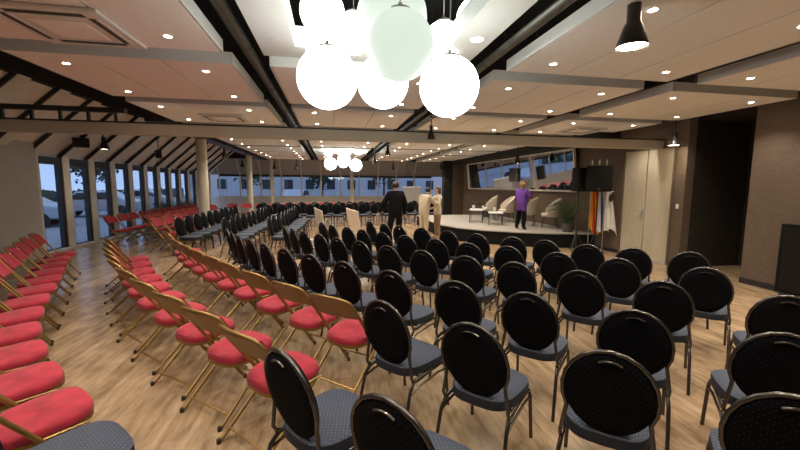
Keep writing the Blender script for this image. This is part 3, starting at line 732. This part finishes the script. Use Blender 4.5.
# ------------------------------------------------------------------ plants
def plant(x, y, z, h, n, spread, label, leaf='leaf', pot=True, wid=.05):
    t = thing('potted_palm', label, 'plant', (x, y, z), 0)
    if pot:
        MB().lathe([(.13, 0), (.18, .26), (.165, .26), (.15, .2), (.001, .2)], 18).obj('pot', 'planter', t, True)
    for i in range(n):
        a = 2.4 * i + random.random() * .5; ln = h * random.uniform(.6, 1); sp = spread * random.uniform(.6, 1)
        m = MB(); base = Vector((0, 0, .2 if pot else 0)); pts = []
        for k in range(7):
            u = k / 6; pts.append(base + Vector((math.cos(a) * sp * u ** 1.3, math.sin(a) * sp * u ** 1.3, ln * (math.sin(u * PI * .62)))))
        m.tube(pts, [.008 - .006 * k / 6 for k in range(7)], 5)
        sd = Vector((-math.sin(a), math.cos(a), 0))
        for k in range(1, 7):
            p = pts[k]; L_f = .16 * (1 - .08 * k)
            for s_ in (-1, 1):
                for q in (0, .5):
                    pp = p.lerp(pts[max(0, k - 1)], q)
                    tip = pp + sd * s_ * L_f + Vector((math.cos(a) * .08, math.sin(a) * .08, -.05))
                    mid = (pp + tip) / 2; wv = Vector((math.cos(a), math.sin(a), .2)) * wid * .35
                    th = Vector((0, 0, .004))
                    m.add([pp, mid + wv, tip, mid - wv, mid + th], [(0, 1, 4), (1, 2, 4), (2, 3, 4), (3, 0, 4), (0, 3, 2, 1)])
        m.obj('frond', leaf, t)
plant(6.80, 9.72, ZS, .75, 16, .50, 'green potted palm at the stage end near the flags')
plant(6.5, 14.9, ZS, .6, 12, .42, 'dark leafy plant at the far end of the stage behind coffee tables', 'leaf_dark')
# dry grass planter under the side windows
t = thing('grass_planter', 'long planter of dry brown grasses in front of the side windows', 'planter', (-6.55, 17.3, 0))
MB().box(-.14, .14, -2.2, 2.2, 0, .45).obj('box', 'planter', t)
m = MB()
for i in range(900):
    x, y = random.uniform(-.11, .11), random.uniform(-2.15, 2.15); h = random.uniform(.45, .72); dx, dy = random.gauss(0, .06), random.gauss(0, .08)
    m.add([(x - .006, y, .43), (x + .006, y, .43), (x, y + .008, .43), (x + dx, y + dy, .43 + h)], [(0, 1, 3), (1, 2, 3), (2, 0, 3)])
o = m.obj('grass', 'drygrass', t); o['kind'] = 'stuff'

# ------------------------------------------------------------------ speakers and flags
def pa(x, y, zb, s, rz, label):
    t = thing('loudspeaker', label, 'speaker', (x, y, 0), rz, 'loudspeakers on stands')
    bevel(MB().box(-s[0] / 2, s[0] / 2, -s[1] / 2, s[1] / 2, zb, zb + s[2]).obj('cabinet', 'stage_side', t), .02)
    MB().box(-s[0] / 2 + .02, s[0] / 2 - .02, -s[1] / 2 - .01, -s[1] / 2, zb + .03, zb + s[2] - .03).obj('grille', 'stage_side', t)
    MB().box(-.02, .02, -s[1] / 2 - .013, -s[1] / 2 - .01, zb + .05, zb + .065).obj('badge', 'chrome', t)
    MB().tube([(0, 0, .05), (0, 0, zb + .02)], .018, 10).obj('pole', 'blacksteel', t, True)
    for k in range(3):
        a = PI / 2 + k * 2 * PI / 3
        MB().tube([(0, 0, .55), (math.cos(a) * .24, math.sin(a) * .24, .015)], .012, 6).obj('tripod_leg', 'blacksteel', t, True)
pa(6.78, 8.52, 1.62, (.60, .30, .66), -.62, 'bigger black loudspeaker on a stand above the flags')
pa(6.47, 8.86, 1.62, (.28, .26, .62), .0, 'narrower black loudspeaker on a stand beside the bigger one')
def flag(x, y, cols, label, ph, zt=2.34):
    t = thing('flag', label, 'flag', (x, y, 0), 0, 'flags beside the stage')
    MB().lathe([(.11, 0), (.11, .03), (.03, .05), (.02, .12)], 16).obj('base', 'chrome', t, True)
    MB().tube([(0, 0, .05), (0, 0, zt)], .012, 8).obj('pole', 'chrome', t, True)
    MB().lathe([(.004, zt - .02), (.022, zt + .03), (.024, zt + .07), (.002, zt + .13)], 10).obj('finial', 'cup', t, True)
    n = len(cols)
    for c, col in enumerate(cols):
        # each vertical stripe of cloth hangs in soft folds, slanting away from the pole
        U = 7; V = 9; vs = []; fs_ = []; wd = .30 / n
        for side in (0, 1):
            for v in range(V):
                for u in range(U):
                    s_ = c * wd + wd * u / (U - 1); q = v / (V - 1)
                    zz = zt - .12 - q * (1.55 + .12 * math.sin(s_ * 12 + ph)) - s_ * .9
                    off = .035 * math.sin(s_ * 55 + ph + q * 1.5) * (.3 + .7 * q)
                    px = (.015 + s_ * (.25 + .75 * q)); vs.append((px * .75 - off * .6, -px * .75 - off * .6 - side * .006, zz))
        o_ = U * V
        for v in range(V - 1):
            for u in range(U - 1):
                a = v * U + u; fs_ += [(a, a + 1, a + U + 1, a + U), (o_ + a + U, o_ + a + U + 1, o_ + a + 1, o_ + a)]
        for u in range(U - 1):
            a = u; fs_.append((a, o_ + a, o_ + a + 1, a + 1)); a = (V - 1) * U + u; fs_.append((a, a + 1, o_ + a + 1, o_ + a))
        for v in range(V - 1):
            a = v * U; fs_.append((a, a + U, o_ + a + U, o_ + a)); a = v * U + U - 1; fs_.append((a, o_ + a, o_ + a + U, a + U))
        MB().add(vs, fs_).obj('cloth', col, t, True)
    return t
flag(7.00, 9.08, ['f_yel', 'f_red', 'f_yel', 'f_red'], 'yellow and red striped flag hanging from a pole under the loudspeaker', .3)
flag(7.08, 8.90, ['f_wht', 'f_blu', 'f_wht'], 'blue and white flag between the striped one and the white one', 1.4)
fl3 = flag(7.14, 8.70, ['f_wht', 'f_wht'], 'white flag with a black emblem, nearest the double door', 2.2)
m = MB().sphere((.07, -.13, 1.45), .075, 12, 8, 0, (.7, .35, 1.5)).obj('emblem', 'blacksteel', fl3, True)
m = MB().tube([(.03, -.13, 1.63), (.12, -.16, 1.62)], .012, 6).obj('emblem_band', 'f_wht', fl3, True)

# ------------------------------------------------------------------ display at right
t = thing('display_screen', 'black framed display standing against the brown wall', 'screen', (XR - .09, 4.2, 0), 0)
bevel(MB().box(-.04, .04, -.62, .62, .02, 1.16).obj('frame', 'stage_side', t), .008)
MB().box(-.045, -.038, -.56, .56, .08, 1.10).obj('panel', 'screen', t)
MB().box(-.12, .06, -.5, -.42, 0, .025).box(-.12, .06, .42, .5, 0, .025).obj('feet', 'blacksteel', t)
# whiteboard far
t = thing('flipchart', 'light grey presentation board on legs near the far windows', 'whiteboard', (4.55, 20.9, 0), .1)
bevel(MB().box(-.55, .55, -.02, .02, .75, 1.62).obj('board', 'greypanel', t), .01)
MB().box(-.57, .57, -.03, .03, 1.62, 1.68).obj('top_rail', 'pier', t)
for x in (-.5, .5):
    MB().tube([(x, 0, 1.6), (x, 0, .03)], .018, 8).tube([(x, -.3, .02), (x, .3, .02)], .018, 8).obj('leg', 'blacksteel', t, True)
# flip-top tables with tipped tops
for x, y, rz, lb in ((-.36, 11.0, .17, 'beige flip-top table with tipped top, nearer the columns, behind black chairs'), (.60, 10.7, .15, 'beige flip-top table with tipped top, nearer the man in black')):
    t = thing('folding_table', lb, 'table', (x, y, 0), rz, 'flip-top tables')
    T = Matrix.Translation((0, 0, .78)) @ Matrix.Rotation(math.radians(82), 4, 'Y')
    bevel(MB().box(-.27, .27, -.8, .8, -.014, .014, 0, T).obj('top', 'tabletop', t), .005)
    for yy in (-.75, .75):
        MB().tube([(.05, yy, .78), (.05, yy, .06)], .02, 8).tube([(-.3, yy, .05), (.3, yy, .05)], .018, 8).obj('leg', 'chrome', t, True)
        for xx in (-.28, .28): MB().sphere((xx, yy, .03), .03, 10, 6).obj('castor', 'rubber', t, True)
    MB().tube([(.05, -.75, .4), (.05, .75, .4)], .015, 8).obj('crossbar', 'chrome', t, True)

# ------------------------------------------------------------------ people
def person(name_label, loc, rz, H, joints, mats, hair, hairstyle='short', extra=None):
    """joints: dict of positions in units of the standing height, +Y forward, +X to the person's right"""
    J = {k: Vector(v) * H for k, v in joints.items()}
    E_ = [('pelvis', 'waist', 'torso'), ('waist', 'chest', 'torso'), ('chest', 'neck0', 'torso'), ('neck0', 'neck', 'skin'), ('neck', 'head', 'skin'), ('head', 'crown', 'skin')]
    for s_ in 'rl':
        E_ += [('chest', 'sh_' + s_, 'torso'), ('sh_' + s_, 'el_' + s_, 'sleeve'), ('el_' + s_, 'wr_' + s_, 'fore'), ('wr_' + s_, 'pa_' + s_, 'skin'),
               ('pelvis', 'hip_' + s_, 'legs'), ('hip_' + s_, 'kn_' + s_, 'legs'), ('kn_' + s_, 'an_' + s_, 'legs'), ('an_' + s_, 'toe_' + s_, 'shoe')]
    RAD = dict(pelvis=(.085, .062), waist=(.076, .055), chest=(.088, .062), neck0=(.045, .04), neck=(.030, .032), head=(.043, .052), crown=(.038, .044))
    RAD.update({k: v for k, v in (extra or {}).get('rad', {}).items()})
    for s_ in 'rl':
        for k, r in (('sh', .040), ('el', .028), ('wr', .018), ('pa', .016), ('hip', .056), ('kn', .036), ('an', .024), ('toe', .021)): RAD.setdefault(k + '_' + s_, (extra or {}).get(k, r))
    names = list(J); idx = {k: i for i, k in enumerate(names)}
    me = bpy.data.meshes.new('body_skel'); me.from_pydata([J[k] for k in names], [(idx[a], idx[b]) for a, b, _ in E_], [])
    ob = bpy.data.objects.new('body_skel', me); C.objects.link(ob)
    md = ob.modifiers.new('skin', 'SKIN'); md.use_smooth_shade = True
    for k in names:
        r = RAD[k]; r = r if isinstance(r, tuple) else (r, r)
        me.skin_vertices[0].data[idx[k]].radius = (r[0] * H, r[1] * H)
        me.skin_vertices[0].data[idx[k]].use_root = (k == 'pelvis')
    sb = ob.modifiers.new('sub', 'SUBSURF'); sb.levels = 2; sb.render_levels = 2
    dg = bpy.context.evaluated_depsgraph_get()
    res = bpy.data.meshes.new_from_object(ob.evaluated_get(dg)); bpy.data.objects.remove(ob)
    slots = ['torso', 'sleeve', 'fore', 'legs', 'shoe', 'skin']
    res.materials.clear()
    for s_ in slots: res.materials.append(MT[mats[s_]])
    segs = [(J[a], J[b], k) for a, b, k in E_]
    hem = (extra or {}).get('hem', .46) * H
    for p in res.polygons:
        c = p.center; best = None
        for a, b, k in segs:
            ab = b - a; u = max(0, min(1, (c - a).dot(ab) / ab.length_squared)); d_ = (c - a - ab * u).length
            if best is None or d_ < best[0]: best = (d_, k)
        k = best[1]
        if k == 'legs' and c.z > hem: k = 'torso'
        if k == 'skin' and (c - J['neck0']).length < (c - J['neck']).length + .01 * H and (c - J['wr_r']).length > .1 * H and (c - J['wr_l']).length > .1 * H: k = 'torso'
        p.material_index = slots.index(k); p.use_smooth = True
    # hands (palm is part of the body surface): five fingers each; facial features
    bm = bmesh.new(); bm.from_mesh(res)
    tmp = MB()
    for s_ in 'rl':
        w_, pa_ = J['wr_' + s_], J['pa_' + s_]; d_ = (pa_ - w_).normalized()
        sd = d_.cross(Vector((0, 1, .3))).normalized(); nn = sd.cross(d_)
        for q, (o_, ln) in enumerate(((-.018, .042), (-.006, .050), (.006, .047), (.018, .036))):
            b0 = pa_ + sd * o_ * .55 * H; tmp.tube([b0, b0 + d_ * ln * .5 * H + nn * .002 * H, b0 + d_ * ln * .85 * H + nn * .012 * H], [.0052 * H, .005 * H, .0042 * H], 6)
        b0 = w_.lerp(pa_, .5) + sd * .012 * H; tmp.tube([b0, b0 + sd * .018 * H + d_ * .012 * H, b0 + sd * .022 * H + d_ * .032 * H], [.0058 * H, .0055 * H, .0045 * H], 6)
    hd = J['head']; fwd = Vector((extra or {}).get('look', (0, 1, 0))).normalized(); sdv = fwd.cross(Vector((0, 0, 1))).normalized()
    tmp.tube([hd + fwd * .046 * H + Vector((0, 0, .012 * H)), hd + fwd * .060 * H - Vector((0, 0, .006 * H))], [.005 * H, .009 * H], 6)
    for s_ in (-1, 1): tmp.sphere(hd + sdv * s_ * .046 * H, .012 * H, 8, 6, 0, (.6, .8, 1.3))
    vo = [bm.verts.new(p) for p in tmp.v]
    for f in tmp.f:
        try:
            nf = bm.faces.new([vo[i] for i in f]); nf.material_index = slots.index('skin'); nf.smooth = True
        except ValueError: pass
    bm.to_mesh(res); bm.free()
    t = thing('person', name_label, 'person', loc, rz, None)
    res.name = 'body'; link('body', res, t)
    # face details and hair
    ey = MB()
    for s_ in (-1, 1): ey.sphere(hd + fwd * .047 * H + sdv * s_ * .018 * H + Vector((0, 0, .012 * H)), .005 * H, 8, 6)
    ey.obj('eyes', 'hair_dark', t, True)
    MB().tube([hd + fwd * .049 * H + sdv * u * .014 * H - Vector((0, 0, .022 * H)) for u in (-1, 0, 1)], .0035 * H, 6).obj('mouth', 'f_red', t, True)
    hm = MB(); cr = hd.lerp(J['crown'], .55) - fwd * .010 * H
    hm.sphere(cr, .060 * H, 20, 14, 0, (.92, .98, 1.0))
    keep = []
    if hairstyle == 'short': lim = lambda p: not ((Vector(p) - cr).dot(fwd) > .012 * H and p[2] < cr.z + .022 * H) and p[2] > cr.z - .04 * H
    else: lim = lambda p: not ((Vector(p) - cr).dot(fwd) > .018 * H and p[2] < cr.z + .018 * H)
    f2 = [f for f in hm.f if all(lim(hm.v[i]) for i in f)]
    hm.f = f2; hm.m = [0] * len(f2)
    if hairstyle == 'long':
        hm.sphere(cr - fwd * .022 * H - Vector((0, 0, .045 * H)), .052 * H, 16, 10, 0, (1, .75, 1.1))
    if hairstyle == 'curly':
        for i in range(46):
            a = random.uniform(0, 2 * PI); b_ = random.uniform(-.9, 1.5)
            v = Vector((math.cos(a) * math.cos(b_), math.sin(a) * math.cos(b_), math.sin(b_)))
            if v.dot(fwd) > .35 and v.z < .55: continue
            hm.sphere(cr + v * .054 * H, .017 * H, 8, 6)
    hm.obj('hair', hair, t, True)
    return t
def stand(**kw):
    J = dict(pelvis=(0, 0, .53), waist=(0, .002, .61), chest=(0, 0, .735), neck0=(0, -.002, .825), neck=(0, .0, .858), head=(0, .012, .912), crown=(0, .010, .955),
             sh_r=(.105, -.002, .800), sh_l=(-.105, -.002, .800), el_r=(.135, -.02, .625), el_l=(-.135, -.02, .625), wr_r=(.14, .03, .485), wr_l=(-.14, .03, .485), pa_r=(.138, .045, .450), pa_l=(-.138, .045, .450),
             hip_r=(.052, 0, .50), hip_l=(-.052, 0, .50), kn_r=(.06, .01, .28), kn_l=(-.06, .01, .28), an_r=(.065, -.012, .045), an_l=(-.065, -.012, .045), toe_r=(.075, .085, .020), toe_l=(-.075, .085, .020))
    J.update(kw); return J
# man in black: seen from behind, weight on one leg, one arm reaching out and down to a table
person('man in a black suit seen from behind, one arm reaching out toward the tables', (1.80, 10.45, 0), .05, 1.87,
       stand(el_l=(-.185, .0, .65), wr_l=(-.25, .04, .52), pa_l=(-.265, .05, .488), el_r=(.15, -.03, .63), wr_r=(.145, .04, .49), pa_r=(.14, .055, .455), kn_l=(-.085, .01, .28), an_l=(-.11, -.01, .045), toe_l=(-.125, .08, .02)),
       dict(torso='suit_black', sleeve='suit_black', fore='suit_black', legs='suit_black', shoe='rubber', skin='skin'), 'hair_dark', 'short',
       dict(rad=dict(chest=(.125, .080), waist=(.112, .078), pelvis=(.115, .080)), sh=.058, el=.042, wr=.026, hip=.066, kn=.046, hem=.42))
# pair in light clothes, embracing
person('person in a light beige suit leaning toward the woman in cream beside the stage', (2.86, 11.33, 0), -1.05, 1.74,
       stand(waist=(0, .01, .61), chest=(0, .035, .735), neck0=(0, .06, .82), neck=(0, .075, .85), head=(0, .105, .895), crown=(0, .12, .937),
             sh_r=(.105, .045, .795), sh_l=(-.105, .045, .795), el_r=(.155, .15, .66), wr_r=(.07, .26, .70), pa_r=(.035, .275, .715), el_l=(-.15, .15, .68), wr_l=(-.06, .26, .74), pa_l=(-.03, .275, .755)),
       dict(torso='suit_beige', sleeve='suit_beige', fore='suit_beige', legs='suit_beige', shoe='brown_trouser', skin='skin'), 'hair_dark', 'short',
       dict(rad=dict(chest=(.115, .080), waist=(.105, .075), pelvis=(.110, .080)), sh=.054, el=.034, hip=.060, kn=.044, hem=.44, look=(0, 1, -.25)))
person('woman in a cream jacket and brown trousers embracing the person in beige', (3.42, 11.70, 0), 1.75, 1.74,
       stand(el_r=(.14, .12, .66), wr_r=(.06, .22, .70), pa_r=(.03, .235, .715), el_l=(-.15, .06, .64), wr_l=(-.10, .20, .58), pa_l=(-.075, .235, .575)),
       dict(torso='cream_cloth', sleeve='cream_cloth', fore='cream_cloth', legs='brown_trouser', shoe='brown_trouser', skin='skin'), 'hair_brown', 'long',
       dict(rad=dict(chest=(.090, .066), waist=(.080, .060), pelvis=(.092, .070)), sh=.042, hip=.056, hem=.46, look=(.25, 1, 0)))
# woman in purple on the stage
person('woman in a purple blouse and black trousers standing on the stage, hand raised to face', (5.72, 10.45, ZS), -1.15, 1.46,
       stand(el_r=(.15, .06, .665), wr_r=(.085, .105, .79), pa_r=(.065, .11, .825), el_l=(-.15, .04, .64), wr_l=(-.12, .17, .60), pa_l=(-.115, .21, .598),
             kn_l=(-.085, .02, .28), an_l=(-.115, -.01, .045), toe_l=(-.13, .075, .02)),
       dict(torso='purple', sleeve='purple', fore='purple', legs='suit_black', shoe='rubber', skin='skin'), 'hair_blond', 'curly',
       dict(rad=dict(chest=(.120, .092), waist=(.128, .10), pelvis=(.135, .11)), sh=.064, el=.055, wr=.030, hip=.064, kn=.052, an=.038, hem=.40))

# ------------------------------------------------------------------ outdoors beyond the windows
struct(MB().box(-60, XL - .3, -20, 70, -.25, -.12).box(XL - .3, 60, YF + .3, 70, -.25, -.12).obj('ground_outside', 'asphalt'), 'grey asphalt outside the windows')
def house(x, y, w_, d_, h, label, rz=0):
    t = thing('building', label, 'building', (x, y, -.12), rz, None)
    MB().box(-w_ / 2, w_ / 2, -d_ / 2, d_ / 2, 0, h).obj('wall', 'bldg', t)
    MB().box(-w_ / 2 - .3, w_ / 2 + .3, -d_ / 2 - .3, d_ / 2 + .3, h, h + .35).obj('roof', 'planter', t)
    for sx, nn, half in ((1, int(d_ // 3), d_), (0, int(w_ // 3), w_)):
        for k in range(nn):
            for z in (1.2, 4.2):
                if z + 1.4 > h: continue
                c = -half / 2 + (k + .5) * half / nn
                if sx: MB().box(w_ / 2, w_ / 2 + .05, c - .6, c + .6, z, z + 1.4).obj('window', 'winframe', t)
                else: MB().box(c - .6, c + .6, -d_ / 2 - .05, -d_ / 2, z, z + 1.4).obj('window', 'winframe', t)
house(-34, 30, 10, 26, 6.2, 'pale rendered building outside the side windows')
house(3, 62, 46, 10, 6.4, 'pale rendered building outside the far windows')
def tree(x, y, h, r, label):
    t = thing('tree', label, 'tree', (x, y, -.12), 0, 'trees outside')
    MB().tube([(0, 0, 0), (.05, 0, h * .35), (0, .1, h * .8)], [.16, .12, .04], 8).obj('trunk', 'planter', t, True)
    m = MB()
    for i in range(700):
        v = Vector((random.gauss(0, 1), random.gauss(0, 1), random.gauss(0, 1))).normalized() * (r * random.uniform(.4, 1)); v.z *= 1.15
        c = v + Vector((0, 0, h * .66)); s_ = random.uniform(.12, .26); a = Vector((random.gauss(0, 1), random.gauss(0, 1), random.gauss(0, 1))).normalized() * s_; b_ = a.orthogonal().normalized() * s_ * .6
        m.add([c - a, c + b_, c + a, c - b_, c + Vector((0, 0, .03))], [(0, 1, 4), (1, 2, 4), (2, 3, 4), (3, 0, 4)])
    m.obj('crown', 'hedge', t)
for x, y, h, r, lb in ((-18, 21, 5.5, 1.8, 'dark tree outside the first side windows'), (-19, 34, 6, 2.0, 'dark tree outside the further side windows'), (-9, 44, 6, 2.2, 'dark tree outside the far windows behind the end column'),
                       (-1, 40, 5, 1.7, 'dark tree outside the far windows behind the far globes'), (6, 43, 6, 2.1, 'dark tree outside the far windows behind the man in black')):
    tree(x, y, h, r, lb)
def car(x, y, rz, label):
    t = thing('parked_car', label, 'car', (x, y, -.12), rz, 'cars parked outside')
    prof = [(-2.1, .35), (-2.15, .75), (-1.3, .92), (-.65, 1.42), (.75, 1.45), (1.5, .98), (2.1, .88), (2.15, .35)]
    m = MB(); m.loft([[(px, -.85, pz) for px, pz in prof], [(px, .85, pz) for px, pz in prof]]); bevel(m.obj('body', 'carpaint', t), .08, 3)
    gl = [(-1.1, .98), (-.6, 1.36), (.68, 1.38), (1.25, 1.0)]
    m = MB(); m.loft([[(px, -.87, pz) for px, pz in gl], [(px, .87, pz) for px, pz in gl]]); m.obj('side_windows', 'screen', t)
    for wx in (-1.3, 1.35):
        for wy in (-.8, .8):
            m = MB(); m.loft([[(wx + .33 * math.cos(2 * PI * j / 16), wy + e_, .33 + .33 * math.sin(2 * PI * j / 16)) for j in range(16)] for e_ in (-.1, .1)]); m.obj('wheel', 'rubber', t)
car(-13.5, 18.2, .3, 'silver car parked outside the first side windows')
car(-13.2, 24.0, .2, 'silver car parked outside the middle side windows')
car(-13.8, 30.0, .25, 'silver car parked outside the furthest side windows')
car(-3.0, 33.0, 1.4, 'silver car parked outside the far windows')
h_ = MB()
for i in range(1400):
    c = Vector((-22 + random.uniform(-.5, .5), random.uniform(14, 60), random.uniform(0, 1.1))); s_ = .22
    a = Vector((random.gauss(0, 1), random.gauss(0, 1), random.gauss(0, 1))).normalized() * s_; b_ = a.orthogonal().normalized() * s_ * .7
    h_.add([c - a, c + b_, c + a, c - b_, c + Vector((0, 0, .03))], [(0, 1, 4), (1, 2, 4), (2, 3, 4), (3, 0, 4)])
h_.box(-22.45, -21.55, 14, 60, -.12, 1.05)
tag(h_.obj('hedge', 'hedge'), 'dark clipped hedge outside along the side windows', 'hedge', kind='stuff')
